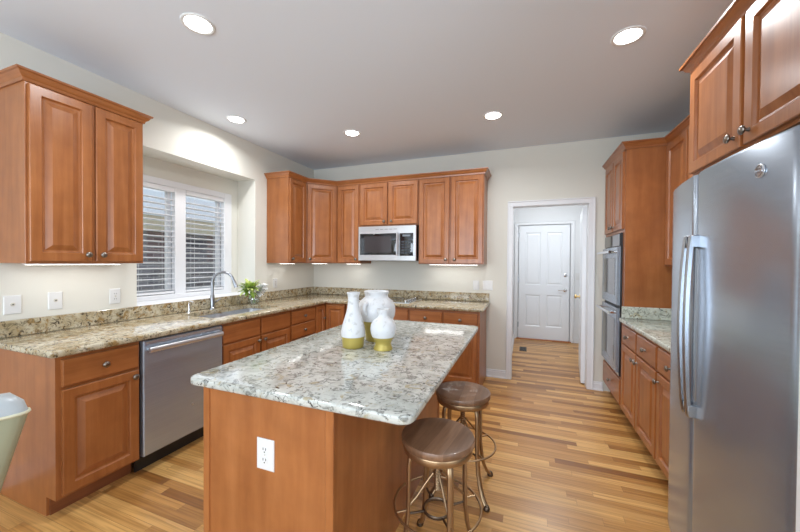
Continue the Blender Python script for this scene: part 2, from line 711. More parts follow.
# doorway casing
def casing(x0, x1, z1, yf, w, side=-1):
    b = MB()
    for s in (0, 1):
        d = -side * .016 * -1
    y0, y1 = (yf - .016, yf) if side < 0 else (yf, yf + .016)
    yo = yf - .024 if side < 0 else yf + .024
    ya, yb = min(y0, yo), max(y1, yf)
    b.box(x0 - w, y0, 0, x0, y1, z1, .003)
    b.box(x1, y0, 0, x1 + w, y1, z1, .003)
    b.box(x0 - w, y0, z1, x1 + w, y1, z1 + w, .003)
    e = .014
    b.box(x0 - w - .001, ya, 0, x0 - w + e, yb, z1 + w, .004)
    b.box(x1 + w - e, ya, 0, x1 + w + .001, yb, z1 + w, .004)
    b.box(x0 - w, ya, z1 + w - e, x1 + w, yb, z1 + w + .001, .004)
    return b


f = casing(DX0 + .012, DX1 - .012, DZ - .012, YB - .001, .062)
f.box(DX0 + .001, YB, 0, DX0 + .012, YB + .12, DZ - .001)
f.box(DX1 - .012, YB, 0, DX1 - .001, YB + .12, DZ - .001)
f.box(DX0 + .012, YB, DZ - .012, DX1 - .012, YB + .12, DZ - .001)
struct('trim_2', f, 'trim', 'white casing around the doorway to the hall', 'door casing')
f = casing(-.12, .742, 2.075, YH - .001, .06)
struct('trim_3', f, 'trim', 'white casing around the hall entry door', 'door casing')


def baseboard(name, x0, y0, x1, y1, label, h=.095, nrm=(0, -1)):
    b = MB()
    for a, z0, z1 in ((.014, 0, h - .02), (.009, h - .02, h), (.022, 0, .018)):
        xa, xb, ya, yb = min(x0, x1), max(x0, x1), min(y0, y1), max(y0, y1)
        if nrm[1]:
            ya, yb = (ya - a, ya - .0005) if nrm[1] < 0 else (ya + .0005, ya + a)
        else:
            xa, xb = (xa - a, xa - .0005) if nrm[0] < 0 else (xa + .0005, xa + a)
        b.box(xa, ya, z0, xb, yb, z1, .002)
    struct(name, b, 'trim', label, 'baseboard')


baseboard('baseboard_back', -.428, YB, DX0 - .052, YB, 'white baseboard between the base cabinets and the doorway')
baseboard('baseboard_right', DX1 + .052, YB, FR - .01, YB, 'white baseboard right of the doorway beside the oven cabinet')
baseboard('baseboard_left', XL, RY, XL, .96, 'white baseboard along the left wall before the cabinets', nrm=(1, 0))
baseboard('baseboard_hall', .805, YH, HX1, YH, 'white baseboard at the end of the hall right of the door')
baseboard('baseboard_hallway', HX0, YB + .13, HX0, YH - .02, 'white baseboard along the left side of the hall', nrm=(1, 0))

# ------------------------------------------------------------------ doors
PD = [(0, 0), (0, -.017), (.004, -.020), (.050, -.020), (.053, -.017), (.057, -.008), (.063, -.006), (.068, -.006), (.094, -.017), (.097, -.0185)]
PN = [(0, 0), (0, -.017), (.004, -.020), (.043, -.020), (.046, -.017), (.050, -.008), (.054, -.006), (.058, -.006), (.076, -.017), (.079, -.0185)]
PF = [(0, 0), (0, -.014), (.006, -.019)]
KN = [(.0085, 0), (.0075, .006), (.006, .012), (.011, .016), (.0175, .020), (.0182, .025), (.013, .030), (.004, .032)]


def knob(x, z, parent, y=-.0192):
    MB().lathe(KN, (x, y, z), 14, '-y').build('knob', 'pewter', parent, angle=60)


def door(par, x0, z0, x1, z1, kx=None, kz=None, prof=None):
    """A raised-panel door; kx/kz place its knob."""
    w = x1 - x0
    o = MB().rects(x0, z0, x1, z1, prof or (PD if w > .27 else PN)).build('door', 'wood_v', par, angle=20)
    if kx is not None:
        knob(kx, kz, o)
    return o


def drawer(par, x0, z0, x1, z1, k=True, name='drawer'):
    o = MB().rects(x0, z0, x1, z1, PF).build(name, 'wood_h', par, angle=20)
    if k:
        knob((x0 + x1) / 2, (z0 + z1) / 2, o)
    return o


def base_body(par, w, d, dark=True, left_end=False, right_end=False, hollow=False):
    b = MB()
    if hollow:
        b.box(0, 0, .105, w, .02, .876)
        b.box(0, .02, .105, .018, d, .876)
        b.box(w - .018, .02, .105, w, d, .876)
        b.box(.018, d - .012, .105, w - .018, d, .876)
        b.box(.018, .02, .105, w - .018, d - .012, .125)
        b.box(0, .09, 0, w, d, .105)
    else:
        b.prism([(0, .105), (0, .876), (d, .876), (d, 0), (.09, 0), (.09, .105)], 0, w)
    b.build('body', 'wood_side', par, smooth=False)
    x0, x1 = (.012 if left_end else .001), w - (.012 if right_end else .001)
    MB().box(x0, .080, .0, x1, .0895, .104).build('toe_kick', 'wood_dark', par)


def base_cabinet(name, label, loc, rotz, w, d, fronts, group='base cabinets', ends=(False, False), hollow=False):
    t = thing(name, label, 'cabinet', loc, rotz, group)
    base_body(t, w, d, True, *ends, hollow)
    for fr in fronts:
        k = fr[0]
        if k == 'door':
            door(t, *fr[1:])
        elif k == 'drawer':
            drawer(t, *fr[1:5])
        else:
            drawer(t, *fr[1:5], k=False, name='false_drawer')
    return t


def wall_cabinet(name, label, loc, rotz, w, d, z0, z1, doors, group='wall cabinets', rail=True):
    t = thing(name, label, 'cabinet', loc, rotz, group)
    b = MB()
    b.box(0, 0, z0, w, d, z1, .0015)
    b.build('body', 'wood_side', t, smooth=False)
    for dr in doors:
        door(t, *dr)
    return t


A90, AM90 = R(90), R(-90)
G = .0015
# left run of base cabinets, faces towards the room
y = .978
e = base_cabinet('base_cabinet', 'base cabinet with one drawer and door at the near end, left of the dishwasher', (FL, y, 0), A90, .405, .63,
                 [('drawer', .022, .705, .395, .853), ('door', .022, .122, .395, .690, .365, .655)], ends=(True, False))
sb = base_cabinet('base_cabinet', 'sink base cabinet with two blank drawer fronts right of the dishwasher', (FL, 1.990, 0), A90, .846, .63,
                  [('blank', .012, .705, .412, .853), ('blank', .434, .705, .834, .853),
                   ('door', .012, .122, .412, .690, .385, .655), ('door', .434, .122, .834, .690, .461, .655)], hollow=True)
base_cabinet('base_cabinet', 'stack of narrow drawers between the sink cabinet and the inner corner', (FL, 2.838, 0), A90, .440, .63,
             [('drawer', .012, .715, .430, .853), ('drawer', .012, .555, .430, .702), ('drawer', .012, .345, .430, .542), ('drawer', .012, .122, .430, .332)])
# inner corner cabinet with two doors meeting at the corner
t = thing('corner_base_cabinet', 'corner base cabinet with two doors meeting at a right angle', 'cabinet', (FL, 3.280, 0), 0, 'base cabinets')
f = MB()
ly = FB - 3.280
f.prism([(-.63, 0), (0, 0), (0, ly), (.285, ly), (.285, ly + .625), (-.63, ly + .625)], .105, .876, 'xy')
f.prism([(-.63, 0.001), (-.07, 0.001), (-.07, ly + .07), (.284, ly + .07), (.284, ly + .625), (-.63, ly + .625)], 0, .105, 'xy')
f.build('body', 'wood_side', t, smooth=False)
d1 = door(t, .006, .122, ly - .022, .853, .150, .70, PN)
d1.rotation_euler = (0, 0, A90)
d2 = door(t, .022, .122, .275, .853, None, None, PN)
d2.location = (0, ly, 0)
# back run
base_cabinet('base_cabinet', 'base cabinet under the cooktop with two drawers over two doors', (-2.012, FB, 0), 0, .806, .63,
             [('drawer', .012, .705, .392, .853), ('drawer', .414, .705, .794, .853),
              ('door', .012, .122, .392, .690, .365, .655), ('door', .414, .122, .794, .690, .441, .655)])
base_cabinet('base_cabinet', 'base cabinet with two drawers at the doorway end of the back wall', (-1.204, FB, 0), 0, .772, .63,
             [('drawer', .012, .705, .372, .853), ('drawer', .394, .705, .748, .853),
              ('door', .012, .122, .372, .690, .345, .655), ('door', .394, .122, .748, .690, .421, .655)], ends=(False, True))
# right run
base_cabinet('base_cabinet', 'base cabinet with two drawers beside the oven tower', (FR, 3.395, 0), AM90, .830, .62,
             [('drawer', .012, .705, .402, .853), ('drawer', .424, .705, .818, .853),
              ('door', .012, .122, .402, .690, .375, .64), ('door', .424, .122, .818, .690, .451, .64)])
base_cabinet('base_cabinet', 'base cabinet with one drawer between the two-drawer cabinet and refrigerator', (FR, 2.563, 0), AM90, .455, .62,
             [('drawer', .012, .705, .443, .853), ('door', .012, .122, .443, .690, .040, .64)])

# wall cabinets
wall_cabinet('wall_cabinet', 'two-door wall cabinet left of the window', (-2.618, .985, 0), A90, .611, .323, UZ0, UZ1,
             [(.012, UZ0 + .012, .300, UZ1 - .020, .272, UZ0 + .055), (.320, UZ0 + .012, .600, UZ1 - .020, .350, UZ0 + .055)])
wall_cabinet('wall_cabinet', 'narrow wall cabinet right of the window, turned to the corner', (-2.618, 3.180, 0), A90, .3355, .323, UZ0, UZ1,
             [(.012, UZ0 + .012, .318, UZ1 - .020, .045, UZ0 + .055)])
# diagonal corner cabinet
t = thing('corner_wall_cabinet', 'diagonal corner wall cabinet with a single door', 'cabinet', (-2.618, 3.517, 0), 0, 'wall cabinets')
q = .282
f = MB()
f.prism([(-.323, 0), (0, 0), (q, q), (q, .618), (-.323, .618)], UZ0, UZ1, 'xy')
f.build('body', 'wood_side', t, smooth=False)
dd = door(t, .014, UZ0 + .012, q * 1.4142 - .014, UZ1 - .020, .045, UZ0 + .055)
dd.rotation_euler = (0, 0, R(45))
YU = 3.799
wall_cabinet('wall_cabinet', 'narrow one-door wall cabinet between the diagonal corner and the microwave', (-2.3345, YU, 0), 0, .3405, .337, UZ0, UZ1,
             [(.022, UZ0 + .012, .326, UZ1 - .020, .295, UZ0 + .055)])
wall_cabinet('wall_cabinet', 'short two-door wall cabinet above the microwave', (-1.993, YU, 0), 0, .790, .337, 1.838, UZ1,
             [(.012, 1.852, .384, UZ1 - .020, .347, 1.892), (.406, 1.852, .778, UZ1 - .020, .446, 1.892)])
wall_cabinet('wall_cabinet', 'tall two-door wall cabinet right of the microwave', (-1.202, YU, 0), 0, .766, .337, UZ0, UZ1,
             [(.012, UZ0 + .012, .372, UZ1 - .020, .338, UZ0 + .055), (.394, UZ0 + .012, .754, UZ1 - .020, .442, UZ0 + .055)])
wall_cabinet('wall_cabinet', 'wall cabinet over the right counter, between oven tower and refrigerator', (1.115, 3.396, 0), AM90, .610, .323, UZ0, UZ1,
             [(.012, UZ0 + .012, .385, UZ1 - .020, .350, UZ0 + .055), (.405, UZ0 + .012, .600, UZ1 - .020)])
wall_cabinet('wall_cabinet', 'wall cabinet over the right counter, mostly hidden behind the refrigerator cabinet', (1.115, 2.784, 0), AM90, .610, .323, UZ0, UZ1,
             [(.012, UZ0 + .012, .598, UZ1 - .020, .565, UZ0 + .055)])
wall_cabinet('wall_cabinet', 'deep two-door wall cabinet above the refrigerator', (FR, 2.170, 0), AM90, .925, .622, 1.845, UZ1,
             [(.012, 1.858, .450, UZ1 - .020, .412, 1.905), (.474, 1.858, .913, UZ1 - .020, .512, 1.905)])

# oven tower
t = thing('oven_cabinet', 'tall oven cabinet with two top doors and a bottom drawer', 'cabinet', (FR, 4.132, 0), AM90, None)
TW, TD = .735, .622
f = MB()
f.box(0, 0, .105, .072, TD, UZ1)
f.box(TW - .072, 0, .105, TW, TD, UZ1)
f.box(.072, 0, 1.668, TW - .072, TD, UZ1)
f.box(.072, 0, .105, TW - .072, TD, .368)
f.box(.072, TD - .02, .368, TW - .072, TD, 1.668)
f.box(0, .07, 0, TW, TD, .105)
f.build('body', 'wood_side', t, smooth=False)
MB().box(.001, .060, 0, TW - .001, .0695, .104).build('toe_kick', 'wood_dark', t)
door(t, .030, 1.695, TW / 2 - .010, UZ1 - .020, TW / 2 - .042, 1.735)
door(t, TW / 2 + .010, 1.695, TW - .030, UZ1 - .020, TW / 2 + .042, 1.735)
drawer(t, .040, .130, TW - .040, .350)


# crown mouldings: profile swept along a run, mitred
CP = [(0, -.012), (.010, -.012), (.014, .004), (.030, .014), (.042, .032), (.054, .036), (.056, .046), (0, .046)]


def crown(name, path, label, z=UZ1, proj=.80):
    """path: points along the cabinet fronts; the moulding projects to the right-hand side of travel."""
    n = len(path)
    loops = []
    for i in range(n):
        p = Vector(path[i])
        d1 = (Vector(path[i]) - Vector(path[i - 1])).normalized() if i > 0 else None
        d2 = (Vector(path[i + 1]) - Vector(path[i])).normalized() if i < n - 1 else None
        d1 = d1 or d2
        d2 = d2 or d1
        n1, n2 = Vector((d1.y, -d1.x)), Vector((d2.y, -d2.x))
        m = n1 + n2
        m = m / m.dot(n1)
        loops.append([(p.x + m.x * (a * proj + .0006), p.y + m.y * (a * proj + .0006), z + h) for a, h in CP])
    b = MB()
    b.loft(loops)
    return tag(b.build(name, 'wood_h', angle=30), label, 'crown moulding', 'crown mouldings')


crown('crown_molding', [(XL + .001, .985), (-2.618, .985), (-2.618, 1.596), (XL + .001, 1.596)], 'wood crown moulding on top of the cabinet left of the window')
crown('crown_molding', [(XL + .001, 3.180), (-2.618, 3.180), (-2.618, 3.517), (-2.618 + q, 3.799), (-.436, 3.799), (-.436, YB - .001)], 'long wood crown moulding over the corner and microwave cabinets')
crown('crown_molding', [(FR, 4.136), (FR, 3.397), (1.115, 3.397), (1.115, 2.235)], 'wood crown moulding around the top of the oven tower')
crown('crown_molding', [(1.20, 2.171), (FR, 2.171), (FR, 1.240)], 'wood crown moulding over the refrigerator cabinet', proj=.85)

# ------------------------------------------------------------------ worktops
def rounded(x0, y0, x1, y1, r, n=5):
    return arc(x1 - r, y0 + r, r, -90, 0, n) + arc(x1 - r, y1 - r, r, 0, 90, n) + arc(x0 + r, y1 - r, r, 90, 180, n) + arc(x0 + r, y0 + r, r, 180, 270, n)


SK = (-2.800, 2.000, -2.395, 2.780)     # sink cut-out
CE = FL + .050
Y0C, XEC, YFC = .940, -.392, FB - .035
out = [(XL + .001, Y0C)] + arc(CE - .03, Y0C + .03, .03, -90, 0, 4) + [(CE, YFC)] + arc(XEC - .02, YFC + .02, .02, -90, 0, 3) + [(XEC, YB - .001), (XL + .001, YB - .001)]
hole = rounded(*SK, .05, 4)
f = MB()
f.slab(out, .8765, .914, .008, [hole])
ct = f.build('countertop', 'granite', angle=50)
tag(ct, 'L-shaped speckled gold granite countertop along the left and back walls', 'countertop')
f = MB()
f.box(XL + .001, Y0C + .01, .9142, XL + .021, YB - .022, 1.014, .003)
f.box(XL + .001, YB - .021, .9142, XEC - .01, YB - .001, 1.014, .003)
tag(f.build('backsplash', 'granite'), 'low gold granite backsplash strip along the left and back walls', 'backsplash')
f = MB()
f.slab([(FR - .036, 2.106), (XR - .001, 2.106), (XR - .001, 3.395), (FR - .036, 3.395)], .8765, .914, .008)
tag(f.build('countertop', 'granite_grey', angle=50), 'grey-green granite countertop between the refrigerator and oven tower', 'countertop')
f = MB()
f.box(FR - .02, 3.375, .9142, XR - .022, 3.3945, 1.014, .003)
f.box(XR - .021, 2.11, .9142, XR - .001, 3.3945, 1.014, .003)
tag(f.build('backsplash', 'granite_grey'), 'short granite backsplash strip against the oven tower side', 'backsplash')

# ------------------------------------------------------------------ island
IX0, IX1, IY0, IY1 = -1.288, -.318, .942, 2.520
BX0, BX1, BY0, BY1 = -1.212, -.602, .962, 2.470
t = thing('kitchen_island', 'wooden kitchen island base beneath the pale granite slab', 'island', ((BX0 + BX1) / 2, (BY0 + BY1) / 2, 0))
cx, cy = (BX0 + BX1) / 2, (BY0 + BY1) / 2
hx, hy = (BX1 - BX0) / 2, (BY1 - BY0) / 2
f = MB()
f.box(-hx + .006, -hy + .006, 0, hx - .006, hy - .006, .883)
f.build('body', 'wood_side', t, smooth=False)
for sx_, sy_ in ((-1, -1), (1, -1), (1, 1), (-1, 1)):
    f = MB()
    x, yy = sx_ * (hx - .016), sy_ * (hy - .016)
    f.box(x - .016, yy - .016, 0, x + .016, yy + .016, .8828, .002)
    f.build('corner_post', 'wood_v', t)
for k in range(3):
    w = (BY1 - BY0 - .06) / 3
    o = MB().rects(.03 + k * w + .008, .122, .03 + (k + 1) * w - .008, .690, PD).build('door', 'wood_v', t, (-hx + .0055, hy, 0), AM90, angle=20)
    knob(.03 + k * w + .045, .655, o)
    o = MB().rects(.03 + k * w + .008, .705, .03 + (k + 1) * w - .008, .853, PF).build('drawer', 'wood_h', t, (-hx + .0055, hy, 0), AM90, angle=20)
    knob(.03 + (k + .5) * w, .779, o)
f = MB()
f.slab(rounded(IX0, IY0, IX1, IY1, .045, 6), .8835, .914, .006)
tag(f.build('island_countertop', 'granite_island', angle=50), 'pale speckled granite slab with rounded corners on the island', 'countertop')


# ------------------------------------------------------------------ outlets and switches
def plate(name, label, cat, loc, rotz, kind, w=.072, group=None):
    """Wall plate facing local -y."""
    h = .116
    t = thing(name, label, cat, loc, rotz, group)
    MB().rects(-w / 2, -h / 2, w / 2, h / 2, [(0, -.0005), (0, -.003), (.004, -.006)]).build('cover_plate', 'white', t, angle=20)
    if kind == 'outlet':
        for z in (-.0195, .0195):
            s = MB().lathe([(.0165, .0055), (.0165, .0072), (.0150, .0082)], (0, 0, z), 18, '-y', sx=1., sy=.85).build('socket', 'white', t, angle=20)
            for x in (-.0062, .0062):
                MB().box(x - .0014, -.0087, z - .001, x + .0014, -.0079, z + .008).build('slot', 'slot', s)
            MB().lathe([(.0026, .0079), (.0026, .0087)], (0, 0, z - .008), 8, '-y').build('ground_hole', 'slot', s)
        MB().lathe([(.003, .0058), (.0028, .0068)], (0, 0, 0), 8, '-y').build('screw', 'grey_slot', t)
    elif kind == 'gfci':
        MB().box(-.017, -.0075, -.033, .017, -.0055, .033, .001).build('insert', 'white', t)
        MB().box(-.005, -.0085, -.006, .005, -.0074, .006).build('button', 'grey_slot', t)
        for z in (-.02, .02):
            s = MB()
            s.box(-.0075, -.0082, z - .004, -.005, -.0074, z + .004)
            s.box(.005, -.0082, z - .004, .0075, -.0074, z + .004)
            s.build('slot', 'slot', t)
    elif kind == 'phone':
        MB().lathe([(.011, .0058), (.010, .009), (.006, .0095)], (0, 0, .002), 14, '-y').build('socket', 'grey_slot', t)
        MB().lathe([(.004, .009), (.004, .0105)], (0, 0, .002), 8, '-y').build('jack', 'slot', t)
    else:
        n = max(1, round(w / .06)) if w > .1 else 1
        for i in range(n):
            x = (i - (n - 1) / 2) * .046
            MB().rects(x - .016, -.033, x + .016, .033, [(0, -.0055), (0, -.0075), (.002, -.009)]).build('rocker', 'white', t, angle=20)
    return t


plate('wall_outlet', 'square white socket plate with round jack, nearest the end of the left counter', 'outlet', (XL, 1.050, 1.108), A90, 'phone', .078, 'wall plates')
plate('wall_outlet', 'white wall plate with small centre fitting, second from the left under the cabinet', 'outlet', (XL, 1.248, 1.112), A90, 'phone', .074, 'wall plates')
plate('wall_outlet', 'white outlet plate just left of the window', 'outlet', (XL, 1.592, 1.110), A90, 'gfci', .072, 'wall plates')
plate('wall_outlet', 'small white outlet plate behind the flowers, right of the window', 'outlet', (XL, 3.330, 1.110), A90, 'gfci', .072, 'wall plates')
plate('light_switch', 'single white rocker switch under the right wall cabinet', 'switch', (-.563, YB, 1.108), 0, 'switch', .074, 'wall plates')
plate('light_switch', 'double white rocker switch plate nearest the doorway', 'switch', (-.423, YB, 1.110), 0, 'switch', .118, 'wall plates')
plate('light_switch', 'white switch plate beside the hall entry door', 'switch', (.862, YH, 1.16), 0, 'switch', .074, 'wall plates')
plate('wall_outlet', 'white double outlet on the wooden end of the island', 'outlet', (-.896, BY0 + .006, .668), 0, 'outlet', .080, 'wall plates')

# ------------------------------------------------------------------ window with blinds and what lies outside
W0, W1, WB, WT = WY0 + .02, WY1 - .10, WZ0, 2.155
MID0, MID1 = 2.240, 2.350
f = MB()
f.box(XW - .045, W0, WB, XW + .014, W0 + .055, WT, .003)
f.box(XW - .045, W1 - .10, WB, XW + .014, W1, WT, .003)
f.box(XW - .045, MID0, WB, XW + .010, MID1, WT, .003)
f.box(XW - .045, W0 + .055, WT - .06, XW + .014, W1 - .10, WT, .003)
f.box(XW - .045, W0 + .055, WB, XW + .014, W1 - .10, WB + .045, .003)
struct('trim_4', f, 'trim', 'white casing around the pair of sink windows', 'window casing')
for k, (a, b_) in enumerate(((W0 + .055, MID0), (MID1, W1 - .10))):
    o = thing('window_%d' % (k + 1), ('white casement window left of the mullion over the sink', 'white casement window right of the mullion behind the faucet')[k], 'window', (XW - .07, (a + b_) / 2, WB + .045))
    o['kind'] = 'structure'
    hw, hh = (b_ - a) / 2, WT - WB - .105
    f = MB()
    f.box(-.02, -hw, 0, .02, -hw + .035, hh)
    f.box(-.02, hw - .035, 0, .02, hw, hh)
    f.box(-.02, -hw + .035, hh - .035, .02, hw - .035, hh)
    f.box(-.02, -hw + .035, 0, .02, hw - .035, .035)
    f.build('window_frame', 'trim', o)
    MB().box(-.003, -hw + .035, .035, .003, hw - .035, hh - .035).build('window_glass', 'pane', o)
    # blind
    bl = thing('window_blind', ('white wooden slat blind on the window left of the mullion', 'white wooden slat blind on the window right of the mullion')[k], 'blind', (XW - .016, (a + b_) / 2, WB + .045), 0, 'slat blinds')
    MB().box(-.022, -hw + .004, hh - .045, .028, hw - .004, hh - .002, .003).build('headrail', 'blind', bl)
    sl = MB()
    pitch = .051
    n = int((hh - .08) / pitch)
    ang = R(8)
    for i in range(n):
        z = .042 + i * pitch
        pr_ = []
        for u in (-1, -.5, 0, .5, 1):
            pr_.append((u * .025, .004 * (1 - u * u)))
        poly = [(x, zz + .0018) for x, zz in pr_] + [(x, zz - .0018) for x, zz in reversed(pr_)]
        poly = [(x * math.cos(ang) - zz * math.sin(ang), z + x * math.sin(ang) + zz * math.cos(ang)) for x, zz in poly]
        sl.prism(poly, -hw + .006, hw - .006, 'xz')
        for v in sl.bm.verts[-20:] if False else []:
            pass
    sl.build('slats', 'blind', bl, angle=40)
    MB().box(-.024, -hw + .006, .006, .024, hw - .006, .026, .003).build('bottom_rail', 'blind', bl)
    cb = MB()
    for yy in (-hw + .09, hw - .09):
        for x in (-.026, .026):
            cb.tube([(x, yy, .01), (x, yy, hh - .04)], .0014, 5)
    cb.build('ladder_cord', 'cord', bl)

hs = thing('neighbor_house', 'grey brick house with a cream eave seen through the blinds', 'house', (-6.6, 5.0, 0))
MB().box(-.2, -6, -.5, 0, 7, 1.98).build('wall', 'brick', hs)
f = MB()
f.box(-.02, -6, 1.93, .30, 7, 2.02)
f.box(.27, -6, 1.95, .31, 7, 2.20)
f.build('eave', 'fascia', hs)
MB().prism([(.33, 2.20), (.33, 2.23), (-3.2, 3.35), (-3.2, 3.30)], -6, 7, 'xz').build('roof', 'roofing', hs)
f = MB()
f.box(-14, -6, -.6, XW - .12, 14, -.5)
tag(f.build('ground_outside', 'lawn'), 'strip of lawn between the kitchen wall and the brick house', 'lawn', None, 'structure')

# ------------------------------------------------------------------ sink, faucet and counter pieces
t = thing('kitchen_sink', 'double-bowl stainless sink set under the granite below the window', 'sink', ((SK[0] + SK[2]) / 2, (SK[1] + SK[3]) / 2, .8755))
sw, sh = (SK[2] - SK[0]) / 2 + .006, (SK[3] - SK[1]) / 2 + .006


def bowl(y0, y1, depth):
    b = MB()
    o_ = rounded(-sw, y0, sw, y1, .05, 4)
    i_ = rounded(-sw + .012, y0 + .012, sw - .012, y1 - .012, .045, 4)
    k_ = rounded(-sw + .03, y0 + .03, sw - .03, y1 - .03, .04, 4)
    b.loft([[(x, y_, 0) for x, y_ in o_], [(x, y_, -.001) for x, y_ in i_], [(x, y_, -depth + .02) for x, y_ in i_], [(x, y_, -depth) for x, y_ in k_]], cap0=False, cap1=True)
    return b


for y0, y1, dp in ((-sh, -.005, .19), (.005, sh, .19)):
    o = bowl(y0, y1, dp).build('bowl', 'steel_light', t, angle=50)
    MB().lathe([(.042, 0), (.042, .003), (.03, .004), (.026, .001)], (0, (y0 + y1) / 2, -dp + .0005), 18).build('drain', 'chrome', o)

t = thing('kitchen_faucet', 'tall gooseneck pull-down faucet behind the sink', 'faucet', (-2.868, 2.375, .9145))
MB().lathe([(.028, 0), (.028, .006), (.022, .010), (.019, .014), (.019, .13), (.014, .14)], (0, 0, 0), 20).build('body', 'nickel', t)
pts = [(0, 0, .13), (0, 0, .22)] + [(.105 - .105 * math.cos(R(a)), 0, .255 + .105 * math.sin(R(a))) for a in range(0, 151, 12)]
ld = math.radians(150)
ex, ez = pts[-1][0], pts[-1][2]
pts += [(ex + .02, 0, ez - .045)]
MB().tube(pts, .0125, 12).build('spout', 'nickel', t)
MB().tube([(ex + .018, 0, ez - .04), (ex + .026, 0, ez - .06), (ex + .042, 0, ez - .105)], [.0145, .0165, .019], 12).build('spray_head', 'nickel', t)
MB().tube([(0, .010, .062), (.004, .040, .062), (.012, .066, .070), (.030, .098, .092)], [.014, .013, .008, .006], 10).build('handle', 'nickel', t)
t.rotation_euler = (0, 0, R(22))

t = thing('soap_dispenser', 'slim chrome soap dispenser left of the faucet', 'dispenser', (-2.868, 2.135, .9145))
MB().lathe([(.018, 0), (.018, .008), (.010, .014), (.008, .06), (.008, .085)], (0, 0, 0), 14).build('body', 'chrome', t)
MB().tube([(0, 0, .085), (.01, 0, .098), (.045, 0, .098), (.055, 0, .090)], .0055, 8).build('pump_spout', 'chrome', t)

# glass vase with flowers
t = thing('flower_vase', 'round glass vase with leafy stems and white blooms beside the faucet', 'vase', (-2.762, 2.800, .9145))
MB().lathe([(.035, .001), (.055, .015), (.066, .05), (.060, .085), (.046, .105), (.050, .118), (.047, .118), (.042, .105), (.056, .084), (.062, .05), (.05, .018), (.03, .008)],
           (0, 0, 0), 24).build('bowl', 'vase_glass', t, angle=80)
rg = random.Random(4)
stm = MB()
for i in range(9):
    a = rg.uniform(0, 2 * PI)
    stm.tube([(.02 * math.cos(a), .02 * math.sin(a), .012), (-.012 * math.cos(a), -.012 * math.sin(a), .09), (.05 * math.cos(a), .05 * math.sin(a), .155)], .0022, 5)
stm.build('stems', 'leaf', t)


def leaf(b, base, d, ln, wd, droop):
    d = d.normalized()
    side = d.cross(Vector((0, 0, 1)))
    if side.length < .1:
        side = Vector((1, 0, 0))
    side.normalize()
    up = side.cross(d)
    rows = []
    for k in range(5):
        s = k / 4
        c = base + d * (ln * s) - Vector((0, 0, droop * s * s))
        w = wd * math.sin(PI * (.12 + .86 * s)) * .5 + .0008
        rows.append([c - side * w + up * (w * .3), c - up * .0006, c + side * w + up * (w * .3), c + up * .0006])
    b.loft(rows)


for nm, mt, cnt, off, sp in (('leaves', 'leaf', 70, (.0, -.065, .165), .075), ('pale_leaves', 'leaf2', 80, (.02, -.075, .185), .082)):
    b = MB()
    for i in range(cnt):
        v = Vector((rg.gauss(0, 1), rg.gauss(0, 1), rg.gauss(.25, .7))).normalized()
        bs = Vector(off) + v * rg.uniform(.0, sp)
        leaf(b, bs, v + Vector((0, 0, .1)), rg.uniform(.045, .075), rg.uniform(.026, .042), rg.uniform(0, .02))
    b.build(nm, mt, t, angle=60)
for i in range(6):
    b = MB()
    c = Vector((.02, .060, .155)) + Vector((rg.uniform(-.035, .035), rg.uniform(-.02, .055), rg.uniform(-.03, .045)))
    for j in range(16):
        v = Vector((rg.gauss(0, 1), rg.gauss(0, 1), rg.gauss(.3, .8))).normalized()
        leaf(b, c, v, .050, .042, .004)
    b.build('bloom', 'petal', t, angle=60)

# cooktop
t = thing('cooktop', 'black glass cooktop set in the granite under the microwave', 'cooktop', (-1.610, 3.790, .9142))
MB().box(-.375, -.245, 0, .375, .245, .008, .003).build('glass_top', 'glass_black', t)
f = MB()
f.box(-.381, -.250, 0, -.3755, .250, .007)
f.box(.3755, -.250, 0, .381, .250, .007)
f.box(-.3755, -.250, 0, .3755, -.2455, .007)
f.build('edge_trim', 'steel_light', t)
for x, yy, r_ in ((-.2, -.1, .09), (-.2, .12, .075), (.08, -.1, .075), (.08, .12, .10)):
    ring = [(x + r_ * math.cos(2 * PI * i / 32), yy + r_ * math.sin(2 * PI * i / 32), .0083) for i in range(32)]
    MB().tube(ring, .0012, 5, True).build('burner_ring', 'nickel', t)
for i in range(5):
    MB().lathe([(.019, 0), (.019, .016), (.016, .020), (.004, .021)], (.315, -.17 + i * .085, .0081), 14).build('knob', 'chrome', t)

# ------------------------------------------------------------------ vases on the island
ZI = .9142


def vase(name, label, loc, lower, upper, seg=32):
    t = thing(name, label, 'vase', loc, 0, 'white and gold vases')
    MB().lathe(lower, (0, 0, 0), seg, cap1=False).build('gold_base', 'gold', t, angle=60)
    MB().lathe(upper, (0, 0, 0), seg, cap0=False).build('body', 'ceramic', t, angle=60)
    return t


vase('bottle_vase', 'tall white bottle vase with a long neck and gold base', (-.890, 1.622, ZI),
     [(.054, 0), (.058, .004), (.060, .03), (.064, .062), (.060, .062)],
     [(.0655, .062), (.067, .085), (.062, .115), (.051, .155), (.040, .19), (.0335, .22), (.0305, .25), (.0300, .275), (.0335, .293), (.037, .298), (.037, .304), (.031, .304), (.027, .28), (.026, .22)])
t = vase('jar_vase', 'large round white jar with small ears, at the back of the three vases', (-.838, 1.815, ZI),
         [(.058, 0), (.062, .005), (.066, .04), (.082, .085), (.100, .125), (.096, .125)],
         [(.1015, .125), (.111, .15), (.1145, .18), (.111, .21), (.098, .238), (.078, .255), (.070, .262), (.069, .275), (.074, .288), (.076, .296), (.072, .299), (.066, .292), (.062, .27)])
for s in (-1, 1):
    d = Vector((math.cos(YAW - R(118)), math.sin(YAW - R(118)), 0)) * s
    
    f = MB().tube([d * .098 + Vector((0, 0, .232)), d * .124 + Vector((0, 0, .228)), d * .132 + Vector((0, 0, .205)), d * .124 + Vector((0, 0, .178)), d * .108 + Vector((0, 0, .165))], [.010, .012, .012, .011, .009], 10)
    f.build('ear', 'ceramic', t, angle=70)
